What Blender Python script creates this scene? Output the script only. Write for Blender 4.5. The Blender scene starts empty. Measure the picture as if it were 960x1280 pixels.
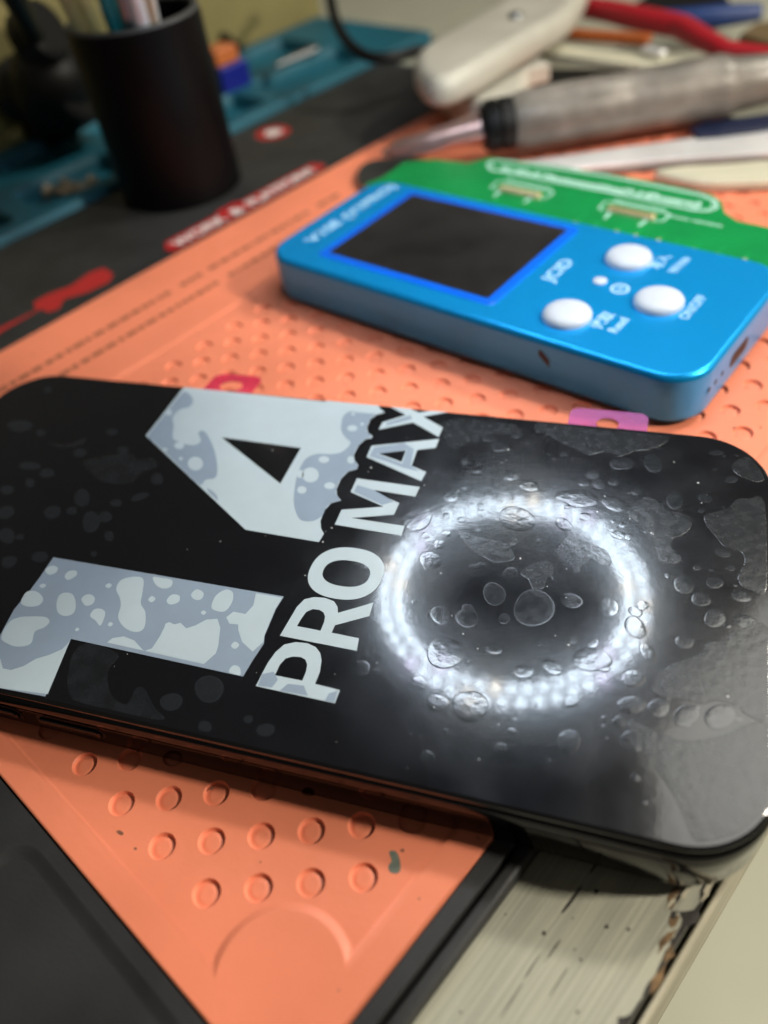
import bpy, bmesh, math, random
from mathutils import Vector
from mathutils.geometry import delaunay_2d_cdt
random.seed(7)
S = bpy.context.scene
COL = S.collection
MM = 0.001                                   # everything below is written in millimetres

# ------------------------------------------------------------------ camera
FPX, PITCH, ROLL, YAW, CX, CY, CZ = 1027.134455, 0.779540, -0.165421, 0.412044, 58.034186, -84.288313, 109.805160
TH = 1.13434                                   # the mat is turned against the phone
TOP = 8.85                                   # top of the phone above the mat
def cam_axes():
    cy, sy = math.cos(YAW), math.sin(YAW); cp, sp = math.cos(PITCH), math.sin(PITCH)
    cr, sr = math.cos(ROLL), math.sin(ROLL)
    f = Vector((-sy*cp, cy*cp, -sp)); r0 = Vector((cy, sy, 0)); u0 = r0.cross(f)
    return r0*cr + u0*sr, u0*cr - r0*sr, f
RX, UX, FX = cam_axes()
CAM = Vector((CX, CY, CZ))
def V(px, py, z=0.0):
    """point of the photograph -> point of the bench at height z"""
    d = FX + RX*((px-480)/FPX) - UX*((py-640)/FPX)
    return CAM + d*((z-CZ)/d.z)
D2 = Vector((math.cos(TH), math.sin(TH), 0)); N2 = Vector((-math.sin(TH), math.cos(TH), 0))
def W(s, t, z=0.0): return D2*s + N2*t + Vector((0, 0, z))
def ST(p): return (p.dot(D2), p.dot(N2))
def pts(lst, ox=0, oy=0, sc=1.0, z=TOP): return [V(ox+x/sc, oy+y/sc, z) for x, y in lst]

# ------------------------------------------------------------------ materials
def mat(name, col, rough=0.5, metal=0.0, spec=0.5, var=0.0, vscale=60.0, bump=0.0, bscale=200.0,
        coat=0.0, crough=0.05, rvar=0.0, trans=0.0, emit=None, estr=0.0, stretch=None, col2=None, rot=0.0):
    m = bpy.data.materials.new(name); m.use_nodes = True
    nt = m.node_tree; b = nt.nodes['Principled BSDF']; L = nt.links
    b.inputs['Base Color'].default_value = (*col, 1); b.inputs['Roughness'].default_value = rough
    b.inputs['Metallic'].default_value = metal; b.inputs['Specular IOR Level'].default_value = spec
    b.inputs['Coat Weight'].default_value = coat; b.inputs['Coat Roughness'].default_value = crough
    b.inputs['Transmission Weight'].default_value = trans
    if emit:
        b.inputs['Emission Color'].default_value = (*emit, 1); b.inputs['Emission Strength'].default_value = estr
    tc = nt.nodes.new('ShaderNodeTexCoord'); mp = nt.nodes.new('ShaderNodeMapping')
    mr_ = nt.nodes.new('ShaderNodeMapping'); mr_.inputs['Rotation'].default_value = (0, 0, rot)
    L.new(tc.outputs['Object'], mr_.inputs['Vector']); L.new(mr_.outputs['Vector'], mp.inputs['Vector'])
    if stretch: mp.inputs['Scale'].default_value = stretch
    def noise(scale, detail=5):
        n = nt.nodes.new('ShaderNodeTexNoise'); n.inputs['Scale'].default_value = scale
        n.inputs['Detail'].default_value = detail; L.new(mp.outputs['Vector'], n.inputs['Vector']); return n
    if var > 0:
        n = noise(vscale); r = nt.nodes.new('ShaderNodeValToRGB')
        c2 = col2 or tuple(min(1, c*(1+var)) for c in col)
        r.color_ramp.elements[0].position = 0.35; r.color_ramp.elements[1].position = 0.65
        r.color_ramp.elements[0].color = (*[c*(1-var) for c in col], 1); r.color_ramp.elements[1].color = (*c2, 1)
        L.new(n.outputs['Fac'], r.inputs['Fac']); L.new(r.outputs['Color'], b.inputs['Base Color'])
    if rvar > 0:
        n = noise(vscale*1.7); mr = nt.nodes.new('ShaderNodeMapRange')
        mr.inputs['From Min'].default_value = .3; mr.inputs['From Max'].default_value = .7
        mr.inputs['To Min'].default_value = max(0, rough-rvar); mr.inputs['To Max'].default_value = rough+rvar
        L.new(n.outputs['Fac'], mr.inputs['Value']); L.new(mr.outputs['Result'], b.inputs['Roughness'])
    if bump > 0:
        n = noise(bscale, 6); bp = nt.nodes.new('ShaderNodeBump')
        bp.inputs['Strength'].default_value = bump; bp.inputs['Distance'].default_value = 0.0004
        L.new(n.outputs['Fac'], bp.inputs['Height']); L.new(bp.outputs['Normal'], b.inputs['Normal'])
        if coat > 0: L.new(bp.outputs['Normal'], b.inputs['Coat Normal'])
    return m
M = {}
M['orange'] = mat('orange silicone', (.84, .245, .135), .48, var=.09, vscale=28, bump=.10, bscale=900, rvar=.08)
M['black_rubber'] = mat('black rubber', (.024, .024, .025), .52, var=.25, vscale=50, bump=.10, bscale=1500, rvar=.08)
M['red_print'] = mat('red print', (.42, .02, .02), .5)
M['white_print'] = mat('white print', (.72, .72, .70), .5)
M['emboss'] = mat('darkened embossing', (.36, .11, .055), .6)
M['speck'] = mat('brown grime', (.22, .085, .05), .8)
M['trace'] = mat('copper trace under mask', (.008, .32, .09), .3, coat=.3)
M['stain'] = mat('grey green stain', (.13, .15, .12), .7, var=.3, vscale=600)
M['steel_black'] = mat('polished black steel', (.048, .048, .052), .10, metal=1.0, rvar=.04, vscale=300)
M['gap'] = mat('black gasket', (.006, .006, .006), .5)
M['glass'] = mat('black glass', (.004, .004, .005), .04, coat=1.0, crough=.02)
M['film'] = mat('film over black glass', (.0030, .0034, .0054), .20, spec=.52, rvar=.05, vscale=60, bump=.022, bscale=600, coat=.85, crough=.062)
M['bubble'] = mat('film bubble', (.012, .0145, .019), .20, spec=.6, rvar=.05, vscale=500, coat=1.0, crough=.075, bump=.06, bscale=900)
M['bubble_rim'] = mat('film bubble rim', (.016, .019, .024), .24, spec=.55, coat=.5, crough=.1)  # lighter colour stands in for the lamp glint along bubble edges
M['haze_patch'] = mat('lifted film patch', (.0095, .0110, .0140), .26, spec=.5, rvar=.05, vscale=400, var=.30, coat=.8, crough=.13, bump=.08, bscale=700)
M['dust'] = mat('dust', (.55, .55, .55), .8)
M['ink_white'] = mat('white ink', (.47, .555, .615), .42, var=.02, vscale=200, coat=.3, crough=.12)
M['ink_blue'] = mat('wetted white ink', (.26, .325, .42), .42, var=.03, vscale=150, coat=.3, crough=.12)
M['tester_blue'] = mat('blue anodised', (.003, .40, .96), .32, metal=.6, spec=.6)
M['tester_side'] = mat('blue anodised side', (.03, .36, .85), .32, metal=.3, var=.08, vscale=60)
M['tester_bezel'] = mat('bright blue lens border', (.0, .13, .80), .18, coat=.6)
M['lcd'] = mat('dark screen', (.016, .015, .015), .14, spec=.9, var=.5, vscale=40, coat=.8, crough=.05)
M['button'] = mat('white silicone button', (.56, .60, .68), .38)
M['pale_print'] = mat('pale blue print', (.38, .66, .92), .5)
M['hole'] = mat('dark hole', (.006, .008, .01), .5)
M['scuff'] = mat('scuff', (.03, .03, .03), .6)
M['pcb'] = mat('green solder mask', (.002, .235, .055), .30, var=.08, vscale=80, coat=.3)
M['pcb_edge'] = mat('board edge', (.42, .40, .26), .6)
M['silk'] = mat('white silkscreen', (.42, .68, .58), .55)
M['beige'] = mat('beige connector', (.55, .44, .24), .4)
M['gold'] = mat('gold contact', (.8, .55, .22), .3, metal=1)
M['pink'] = mat('pink film tab', (.90, .10, .22), .12, trans=.7, coat=.5)
M['magenta'] = mat('clear magenta tab', (.80, .30, .74), .08, trans=.7, coat=1)
M['wood'] = mat('whitewashed wood', (.37, .365, .29), .55, var=.11, vscale=1700, stretch=(.02, 1.0, .1), col2=(.44, .43, .34), rot=-TH, bump=.35, bscale=2200, rvar=.08)
M['wood_far'] = M['wood']
M['edge_band'] = mat('edge band', (.44, .40, .30), .55, var=.15, vscale=60)
M['chip_dark'] = mat('dark chipped core', (.035, .03, .026), .8, var=.4, vscale=800)
M['chip_brown'] = mat('brown chipped core', (.17, .10, .045), .8, var=.5, vscale=500)
M['chip_pale'] = mat('lifted pale laminate', (.55, .50, .37), .5)
M['floor'] = mat('pale floor', (.72, .71, .55), .5, var=.10, vscale=5.0)
M['cup'] = mat('black cup plastic', (.0025, .0018, .0022), .42, spec=.16)
M['cup_rim'] = mat('worn cup rim', (.06, .06, .058), .5)
M['teal'] = mat('teal silicone', (.004, .10, .15), .55, var=.15, vscale=30)
M['steel'] = mat('brushed steel', (.80, .79, .80), .42, metal=.45, var=.08, vscale=90, rvar=.08)
M['steel_dark'] = mat('dark steel', (.30, .31, .32), .38, metal=1)
M['handle_grey'] = mat('worn grey handle', (.20, .178, .155), .42, metal=.12, var=.34, vscale=75, rvar=.12, bump=.2, bscale=400)
M['chrome'] = mat('chrome', (.60, .40, .37), .30, metal=.8, var=.1, vscale=200)  # pink base colour paints in the orange mat's reflection
M['black'] = mat('black plastic', (.005, .005, .005), .5, spec=.3)
M['white_pl'] = mat('off white plastic', (.50, .475, .41), .4, var=.08, vscale=60)
M['cream'] = mat('cream plastic', (.58, .55, .42), .45, var=.06, vscale=50)
M['red_pl'] = mat('red rubber', (.40, .012, .022), .38)
M['blue_pl'] = mat('blue rubber', (.008, .035, .16), .4)
M['navy'] = mat('navy plastic', (.012, .018, .05), .35)
M['rust'] = mat('orange brown plastic', (.38, .09, .018), .45)
M['brown'] = mat('brown cardboard', (.13, .085, .035), .7)
M['olive'] = mat('olive card', (.26, .22, .085), .7, var=.12, vscale=25)
M['khaki'] = mat('khaki strip', (.30, .26, .12), .5)
M['yellow_pale'] = mat('pale yellow plastic', (.50, .44, .20), .5)
M['green_pl'] = mat('green plastic', (.015, .16, .03), .4)
M['deep_blue'] = mat('deep blue plastic', (.006, .012, .22), .4)
M['orange_pl'] = mat('orange plastic', (.55, .15, .04), .4)
M['teal_pl'] = mat('teal rod', (.01, .16, .18), .4)
M['tan'] = mat('tan rod', (.33, .23, .15), .5)
M['screws'] = mat('brass bits', (.36, .28, .19), .45, metal=.7)
M['led'] = mat('led', (1, 1, 1), .5, emit=(.74, .87, 1.0), estr=39.0)
M['led_warm'] = mat('warm led', (1, 1, 1), .5, emit=(1.0, .93, .80), estr=35.0)
M['led_violet'] = mat('violet led', (1, 1, 1), .5, emit=(.76, .74, 1.0), estr=32.0)
M['housing'] = mat('black lamp housing', (.012, .012, .012), .5)

# ------------------------------------------------------------------ mesh helpers
def cr_smooth(p, n=6):
    """closed Catmull-Rom through control points"""
    out = []; k = len(p)
    for i in range(k):
        a, b, c, d = p[i-1], p[i], p[(i+1) % k], p[(i+2) % k]
        for j in range(n):
            t = j/n
            out.append(.5*((2*b)+(c-a)*t+(2*a-5*b+4*c-d)*t*t+(3*b-a-3*c+d)*t**3))
    return out
def inside(p, poly):
    x, y = p; r = False; k = len(poly)
    for i in range(k):
        x1, y1 = poly[i][:2]; x2, y2 = poly[i-1][:2]
        if (y1 > y) != (y2 > y) and x < (x2-x1)*(y-y1)/(y2-y1)+x1: r = not r
    return r
def rrect(hx, hy, r, n=8):
    o = []
    for cx, cy, a0 in ((hx-r, hy-r, 0), (-hx+r, hy-r, 90), (-hx+r, -hy+r, 180), (hx-r, -hy+r, 270)):
        for i in range(n+1):
            a = math.radians(a0+90*i/n); o.append((cx+r*math.cos(a), cy+r*math.sin(a)))
    return o
def area(p): return sum(p[i-1][0]*p[i][1]-p[i][0]*p[i-1][1] for i in range(len(p)))/2
def inset(p, d):
    """move a counter-clockwise outline inwards by d"""
    k = len(p); o = []
    for i in range(k):
        a, b, c = Vector(p[i-1][:2]), Vector(p[i][:2]), Vector(p[(i+1) % k][:2])
        e1 = (b-a).normalized(); e2 = (c-b).normalized()
        n = Vector((-(e1.y+e2.y), e1.x+e2.x))
        if n.length < 1e-6: n = Vector((-e1.y, e1.x))
        n.normalize(); q = max(.4, n.dot(Vector((-e1.y, e1.x))))
        o.append(tuple(b+n*(d/q)))
    return o
class MB:
    def __init__(s): s.v = []; s.f = []; s.mi = []; s.sm = []; s.mats = []
    def slot(s, m):
        if m not in s.mats: s.mats.append(m)
        return s.mats.index(m)
    def add(s, vs, fs, m, smooth=False):
        o = len(s.v); k = s.slot(m); s.v += [Vector(v) for v in vs]
        for f in fs: s.f.append([i+o for i in f]); s.mi.append(k); s.sm.append(smooth)
        return s
    def fill(s, outer, z, m, holes=(), fn=None, up=True):
        """flat sheet with holes; fn maps (x, y, z) into the world"""
        loops = [[tuple(q[:2]) for q in l] for l in [outer, *holes]]
        vs = []; es = []
        for l in loops:
            o = len(vs); vs += [Vector(q) for q in l]; es += [(o+i, o+(i+1) % len(l)) for i in range(len(l))]
        rv, _, rf, *_ = delaunay_2d_cdt(vs, es, [], 0, 1e-7)
        fs = []
        for f in rf:
            c = sum((rv[i] for i in f), Vector((0, 0)))/len(f)
            if inside(c, loops[0]) and not any(inside(c, h) for h in loops[1:]):
                a = area([rv[i] for i in f]); f = list(f)
                if (a < 0) == up: f.reverse()
                fs.append(f)
        fn = fn or (lambda x, y, zz: (x, y, zz))
        return s.add([fn(q.x, q.y, z) for q in rv], fs, m)
    def loft(s, outline, prof, m, cap0=True, cap1=True, fn=None, smooth=True, mcap=None):
        """rings of a counter-clockwise outline at (inset, z); caps are filled"""
        fn = fn or (lambda x, y, zz: (x, y, zz)); k = len(outline); vs = []; fs = []
        rings = [inset(outline, d) if abs(d) > 1e-9 else [tuple(q[:2]) for q in outline] for d, z in prof]
        for (d, z), rg in zip(prof, rings): vs += [fn(x, y, z) for x, y in rg]
        for j in range(len(prof)-1):
            for i in range(k):
                a = j*k+i; b = j*k+(i+1) % k; fs.append((a, b, b+k, a+k))
        s.add(vs, fs, m, smooth)
        if cap0: s.fill(rings[0], prof[0][1], mcap or m, fn=fn, up=False)
        if cap1: s.fill(rings[-1], prof[-1][1], mcap or m, fn=fn)
        return s
    def prism(s, poly, z0, z1, m, bev=0.0, fn=None, smooth=False):
        p = [tuple(q[:2]) for q in poly]
        if area(p) < 0: p.reverse()
        prof = [(0, z0), (0, z1-bev), (bev, z1)] if bev else [(0, z0), (0, z1)]
        return s.loft(p, prof, m, fn=fn, smooth=smooth)
    def rod(s, prof, a, b, m, n=24, caps=True, smooth=True, flat=1.0):
        """lathe along a->b; prof = [(fraction along, radius)]"""
        a, b = Vector(a), Vector(b); ax = b-a; d = ax.normalized()
        u = d.orthogonal().normalized() if abs(d.z) > .95 else d.cross(Vector((0, 0, 1))).normalized()
        w = u.cross(d); vs = []; fs = []
        for t, r in prof:
            for i in range(n):
                an = 2*math.pi*i/n; vs.append(a+ax*t+u*(r*math.cos(an))+w*(r*flat*math.sin(an)))
        for j in range(len(prof)-1):
            for i in range(n):
                p = j*n+i; q = j*n+(i+1) % n; fs.append((p, p+n, q+n, q))
        s.add(vs, fs, m, smooth)
        if caps:
            s.add(vs[:n], [tuple(range(n))], m); s.add(vs[-n:], [tuple(range(n-1, -1, -1))], m)
        return s
    def tube(s, path, r, m, n=14, flat=1.0, ends=True):
        path = [Vector(p) for p in path]; k = len(path); vs = []; fs = []
        for i, p in enumerate(path):
            d = (path[min(i+1, k-1)]-path[max(i-1, 0)]).normalized()
            u = d.cross(Vector((0, 0, 1))); u = u.normalized() if u.length > .05 else d.orthogonal().normalized()
            w = u.cross(d); rr = r[i] if isinstance(r, (list, tuple)) else r
            for j in range(n):
                a = 2*math.pi*j/n; vs.append(p+u*(rr*math.cos(a))+w*(rr*flat*math.sin(a)))
        for i in range(k-1):
            for j in range(n):
                a = i*n+j; b = i*n+(j+1) % n; fs.append((a, a+n, b+n, b))
        s.add(vs, fs, m, True)
        if ends:
            s.add(vs[:n], [tuple(range(n))], m); s.add(vs[-n:], [tuple(range(n-1, -1, -1))], m)
        return s
    def box(s, c, ax, ay, az, m, bev=0.4):
        """oriented box, half axes ax, ay, az with softened top edges"""
        c, ax, ay, az = Vector(c), Vector(ax), Vector(ay), Vector(az)
        hx, hy, hz = ax.length, ay.length, az.length; ex, ey, ez = ax/hx, ay/hy, az/hz
        fn = lambda x, y, z: c+ex*x+ey*y+ez*z
        return s.loft([(hx, hy), (-hx, hy), (-hx, -hy), (hx, -hy)][::1], [(bev, -hz), (0, -hz+bev), (0, hz-bev), (bev, hz)], m, fn=fn, smooth=False)
    def dome(s, outline, z, h, m, mrim=None, rim=0.0, fn=None):
        c = sum((Vector(q[:2]) for q in outline), Vector((0, 0)))/len(outline)
        fn = fn or (lambda x, y, zz: (x, y, zz)); k = len(outline); vs = []; fs = []
        steps = [(1, 0), (.93, .45), (.78, .8), (.5, .97), (.2, 1.0)]
        for q, hh in steps: vs += [fn(c.x+(p[0]-c.x)*q, c.y+(p[1]-c.y)*q, z+h*hh) for p in outline]
        f0 = []
        for j in range(len(steps)-1):
            for i in range(k):
                a = j*k+i; b = j*k+(i+1) % k; (f0 if j == 0 and mrim else fs).append((a, b, b+k, a+k))
        fs.append(tuple((len(steps)-1)*k+i for i in range(k)))
        s.add(vs, fs, m, True)
        if mrim: s.add(vs, f0, mrim, True)
        return s
    def build(s, name, parent=None, origin=None):
        o = Vector(origin) if origin is not None else (parent_loc(parent) if parent else Vector((0, 0, 0)))
        me = bpy.data.meshes.new(name)
        me.from_pydata([(v-o)*MM for v in s.v], [], s.f)
        for m in s.mats: me.materials.append(m)
        for i, p in enumerate(me.polygons): p.material_index = s.mi[i]; p.use_smooth = s.sm[i]
        me.update(); me.validate()
        if any(s.sm):
            try: me.set_sharp_from_angle(angle=math.radians(50))
            except Exception: pass
        ob = bpy.data.objects.new(name, me); COL.objects.link(ob)
        if parent: ob.parent = parent; ob['_o'] = list(o)
        else: ob.location = o*MM; ob['_o'] = list(o)
        return ob
def parent_loc(p): return Vector(p['_o'])
def tag(o, label, cat, group=None):
    o['label'] = label; o['category'] = cat
    if group: o['group'] = group
    return o
def thing(name, label, cat, loc, group=None):
    o = bpy.data.objects.new(name, None); COL.objects.link(o); o.empty_display_size = .01
    o.location = Vector(loc)*MM; o['_o'] = list(loc)
    return tag(o, label, cat, group)
def text_mesh(mb, txt, size, origin, right, up, m, bold=0.0, align='LEFT', wid=None):
    """lettering laid on a surface: right and up are unit vectors in the surface"""
    cu = bpy.data.curves.new('lettering', 'FONT'); cu.body = txt; cu.size = 1.0; cu.align_x = align
    cu.offset = bold; cu.resolution_u = 3
    ob = bpy.data.objects.new('lettering', cu); COL.objects.link(ob)
    dg = bpy.context.evaluated_depsgraph_get(); ev = ob.evaluated_get(dg); me = ev.to_mesh()
    vs = [v.co.copy() for v in me.vertices]; fs = [list(p.vertices) for p in me.polygons]
    ev.to_mesh_clear(); bpy.data.objects.remove(ob); bpy.data.curves.remove(cu)
    if not vs: return
    sx = size
    if wid:
        x0 = min(v.x for v in vs); x1 = max(v.x for v in vs); sx = wid/(x1-x0)
    origin, right, up = Vector(origin), Vector(right), Vector(up)
    nrm = right.cross(up)
    a = [origin+right*(v.x*sx)+up*(v.y*size) for v in vs]
    out = []
    for f in fs:
        q = [a[i] for i in f]
        n = (q[1]-q[0]).cross(q[2]-q[0]) if len(q) > 2 else nrm
        out.append(f if n.dot(nrm) >= 0 else f[::-1])
    mb.add(a, out, m)

# ------------------------------------------------------------------ floor and bench
mb = MB(); mb.fill([(-2500, -2500), (2500, -2500), (2500, 2500), (-2500, 2500)], -380, M['floor'])
fl = mb.build('floor'); fl['kind'] = 'structure'
DZ = -5.0; ET = -83.6
bench = thing('workbench', 'whitewashed wooden bench top with a chipped worn edge at the lower right', 'bench', W(0, 0, -45))
mb = MB(); fnW = lambda x, y, z: W(x, y, z)
mb.loft([(-700, ET+.9), (900, ET+.9), (900, 900), (-700, 900)], [(0, -45), (0, DZ)], M['wood'], fn=fnW, smooth=False)
bench_top = mb.build('bench_top', bench)
mb = MB()
mb.loft([(-700, ET-.6), (900, ET-.6), (900, ET+.25), (-700, ET+.25)], [(0, -42), (0, DZ-.7), (.2, DZ-.35)], M['edge_band'], fn=fnW, smooth=False)
mb.build('edge_band', bench)
mb = MB()
def blob2(c, rx, ry, n=9, jag=.35, rot=0.0):
    o = []
    for i in range(n):
        a = 2*math.pi*i/n; q = 1+random.uniform(-jag, jag); x = rx*q*math.cos(a); y = ry*q*math.sin(a)
        o.append(Vector((c[0]+x*math.cos(rot)-y*math.sin(rot), c[1]+x*math.sin(rot)+y*math.cos(rot))))
    return cr_smooth(o, 4)
# the dark worn line and the chips along the edge
zz = DZ+.03
s0 = -60.0; lo = []; hi = []
while s0 < 120:
    wdt = .25+.45*abs(math.sin(s0*.9+1))*random.random()
    if -4 < s0 < 4 or -13 < s0 < -6 or -30 < s0 < -21: wdt += random.uniform(.3, 1.1)
    lo.append((s0, ET+.9)); hi.append((s0, ET+.9+wdt)); s0 += random.uniform(.5, 1.3)
mb.fill(lo+hi[::-1], zz, M['chip_dark'], fn=fnW)
for px, py, rx, ry, mm_, zz2 in ((845, 1120, 2.6, .9, 'chip_brown', .05), (851, 1118, 2.1, .35, 'chip_dark', .07), (843, 1143, 1.0, .55, 'chip_dark', .08), (846, 1110, .5, .4, 'chip_brown', .09),
                                (842, 1150, 1.6, .7, 'chip_brown', .06), (833, 1175, 3.2, .8, 'chip_brown', .04), (856, 1118, 1.5, .5, 'chip_pale', .10), (840, 1128, 1.6, .35, 'chip_pale', .11),
                                (868, 1145, 2.2, .7, 'chip_dark', .06), (874, 1133, 1.4, .5, 'chip_dark', .10), (885, 1112, 2.4, .45, 'chip_pale', .12), (836, 1195, 2.0, .7, 'chip_brown', .07), (820, 1225, 2.6, .7, 'chip_brown', .05)):
    s_, t_ = ST(V(px, py, DZ)); mb.fill(blob2((s_, t_), rx*.62, ry*.62, 10, .5), DZ+zz2, M[mm_], fn=fnW)
for px, py, r in ((680, 1167, .28), (726, 1200, .2), (632, 1143, .14), (718, 1187, .14), (746, 1115, .35), (758, 1158, .3), (716, 1148, .14), (722, 1265, .2), (576, 1265, .15), (786, 1162, .25)):
    s_, t_ = ST(V(px, py, DZ)); mb.fill(blob2((s_, t_), r, r*.8, 7, .3), DZ+.04, M['chip_dark'], fn=fnW)
for px, py, L_, wd in ((712, 1130, 4.2, .18), (744, 1083, 2.5, .15), (664, 1210, 3, .1), (690, 1190, 3.5, .1), (640, 1250, 4, .08), (700, 1225, 3.5, .08)):
    s_, t_ = ST(V(px, py, DZ)); mb.fill(blob2((s_, t_), L_/2, wd, 9, .5), DZ+.045, M['chip_dark'], fn=fnW)
mb.build('edge_chips', bench)

# ------------------------------------------------------------------ work mat
mat_t = thing('work_mat', 'black rubber repair mat with an orange dimpled silicone pad, under the phone', 'work mat', W(60, 30, DZ))
O_S0, O_S1, O_T0, O_T1 = -55.2, 214.0, -58.2, 117.9
B_S0, B_S1, B_T0, B_T1 = -240.0, 222.0, -63.0, 176.0
# black base with shallow pockets beside the pad
mb = MB()
p1 = [ST(V(x, y, -.6)) for x, y in ((28, 1055), (50, 1062), (120, 1147), (222, 1275), (300, 1390))]
pockA = rrect(45, 27, 5); pockA = [(x-102.4, y-32) for x, y in pockA]      # nearer the camera
pockB = rrect(45, 60, 5); pockB = [(x-101.8, y+60.5) for x, y in pockB]
rim_out = [(B_S0, B_T0+2.35), (B_S1, B_T0+2.35), (B_S1, B_T1), (B_S0, B_T1)]
rim_out = [(x, y) for x, y in rim_out]
hole = [(O_S0-.25, O_T0-.25), (O_S1+.25, O_T0-.25), (O_S1+.25, O_T1+.25), (O_S0-.25, O_T1+.25)]
zb = -.45
mb.fill(rim_out, zb, M['black_rubber'], holes=[hole, pockA, pockB], fn=fnW)
for pk in (pockA, pockB):
    mb.loft(pk, [(0, zb), (.5, zb-.10), (1.2, zb-.40), (1.9, zb-.5)], M['black_rubber'], cap0=False, fn=fnW)
mb.loft(hole, [(0, zb), (0, -3)], M['black_rubber'], cap0=False, fn=fnW, smooth=False)
mb.loft(rim_out, [(0, DZ+.02), (0, -1.6)], M['black_rubber'], cap0=False, cap1=False, fn=fnW, smooth=False)
mb.loft(rim_out, [(0, -1.6), (0, zb-.2), (.25, zb)], M['black_rubber'], cap0=False, cap1=False, fn=fnW)
lip = [(B_S0, B_T0), (B_S1, B_T0), (B_S1, B_T0+2.0), (B_S0, B_T0+2.0)]
mb.loft(lip, [(0, DZ+.02), (0, -2.3), (.25, -1.9), (.6, -1.75)], M['black_rubber'], fn=fnW)
mb.build('mat_base', mat_t)
# orange pad: border, step line, dimpled panel
mb = MB()
P_S0, P_S1, P_T0, P_T1 = -51.2, 205.0, -53.6, 80.0
DC = (-46.4, -48.6); DR = 8.9
def panel_outline(r, g):
    """panel rectangle grown by g with a corner lobe of radius r-g bitten out"""
    a0, a1, b0, b1 = P_S0-g, P_S1+g, P_T0-g, P_T1+g; rr = r-g
    o = [(a1, b0), (a1, b1), (a0, b1)]
    th0 = math.acos(max(-1, min(1, (a0-DC[0])/rr))); th1 = math.asin(max(-1, min(1, (b0-DC[1])/rr)))
    n = 26
    for i in range(n+1):
        a = th0+(th1-th0)*i/n; o.append((DC[0]+rr*math.cos(a), DC[1]+rr*math.sin(a)))
    return o
pz = -.55
po = panel_outline(DR, .75); pi_ = panel_outline(DR, -.75); pm1 = panel_outline(DR, .3); pm2 = panel_outline(DR, -.3)
outer = [(O_S0, O_T0), (O_S1, O_T0), (O_S1, O_T1), (O_S0, O_T1)]
mb.fill(inset(outer, .35), 0, M['orange'], holes=[po], fn=fnW)
mb.loft(outer, [(0, -3), (0, -.35), (.1, -.1), (.35, 0)], M['orange'], cap0=False, cap1=False, fn=fnW)
kk = len(po); vs = []; fs = []
for rg, z in ((po, 0), (pm1, -.06), (pm2, pz+.02), (pi_, pz)): vs += [W(x, y, z) for x, y in rg]
for j in range(3):
    for i in range(kk):
        a = j*kk+i; b = j*kk+(i+1) % kk; fs.append((a, b, b+kk, a+kk))
mb.add(vs, fs, M['orange'], True)
# dimples on a staggered 10 mm lattice
u0 = Vector((1.523, -51.005, 0)); g_s, g_t = ST(u0)
holes = []
R0 = 2.0
for i in range(-6, 50):
    for j in range(-40, 40):
        s_ = g_s+5*i; t_ = g_t-5*i+10*j if False else g_t+10*j+(5 if i % 2 else 0)
        if not (P_S0+3.4 < s_ < P_S1-3.4 and P_T0+3.4 < t_ < P_T1-3.4): continue
        if math.hypot(s_-DC[0], t_-DC[1]) < DR+1.7: continue
        holes.append((s_, t_))
N = 18
hl = [[(s_+R0*math.cos(2*math.pi*k/N), t_+R0*math.sin(2*math.pi*k/N)) for k in range(N)] for s_, t_ in holes]
vs = [Vector(q) for q in pi_]; es = [(i, (i+1) % kk) for i in range(kk)]
for l in hl:
    o = len(vs); vs += [Vector(q) for q in l]; es += [(o+i, o+(i+1) % N) for i in range(N)]
rv, _, rf, *_ = delaunay_2d_cdt(vs, es, [], 0, 1e-6)
hset = {}
for s_, t_ in holes: hset.setdefault((round((s_-g_s)/5), ), []).append((s_, t_))
fs = []
for f in rf:
    c = sum((rv[i] for i in f), Vector((0, 0)))/len(f)
    k0 = round((c.x-g_s)/5); bad = False
    for kx in (k0-1, k0, k0+1):
        for s_, t_ in hset.get((kx,), ()):
            if (c.x-s_)**2+(c.y-t_)**2 < (R0*.995)**2: bad = True
    if bad or not inside(c, pi_): continue
    f = list(f)
    if area([rv[i] for i in f]) < 0: f.reverse()
    fs.append(f)
mb.add([W(q.x, q.y, pz) for q in rv], fs, M['orange'])
for l in hl:
    mb.loft(l, [(0, pz), (.10, pz-.12), (.24, pz-.58), (.42, pz-.64), (.65, pz-.54), (1.1, pz-.50)], M['orange'], cap0=False, fn=fnW)
mb.build('orange_pad', mat_t)
# faint two lines of embossed small print on the border
mb = MB()
for t_, s_a, s_b in ((100.3, -6, 118), (92.3, -8, 104)):
    s_ = s_a
    while s_ < s_b:
        w_ = random.uniform(1.2, 3.6)
        if random.random() > .08: mb.fill([(s_, t_), (s_+w_, t_), (s_+w_, t_+1.9), (s_, t_+1.9)], .03, M['emboss'], fn=fnW)
        s_ += w_+random.uniform(.5, 1.0)
mb.build('embossed_print', mat_t)
mb = MB()
st = [ST(V(x, y, 0)) for x, y in ((486, 1063), (494, 1062), (499, 1072), (500, 1085), (495, 1090), (487, 1088), (485, 1080), (489, 1074))]
mb.fill(cr_smooth([Vector(q) for q in st], 4), pz+.03, M['stain'], fn=fnW)
mb.build('stain', mat_t)
mb = MB()
for i in range(170):
    a, b = random.uniform(P_S0+2, 120), random.uniform(P_T0+2, P_T1-2)
    r_ = random.choice((.08, .1, .12, .15, .22, .3)); mb.fill(blob2((a, b), r_*random.uniform(.6, 1.8), r_, 7, .4, random.random()*3), pz+.02, M['speck'], fn=fnW)
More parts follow.
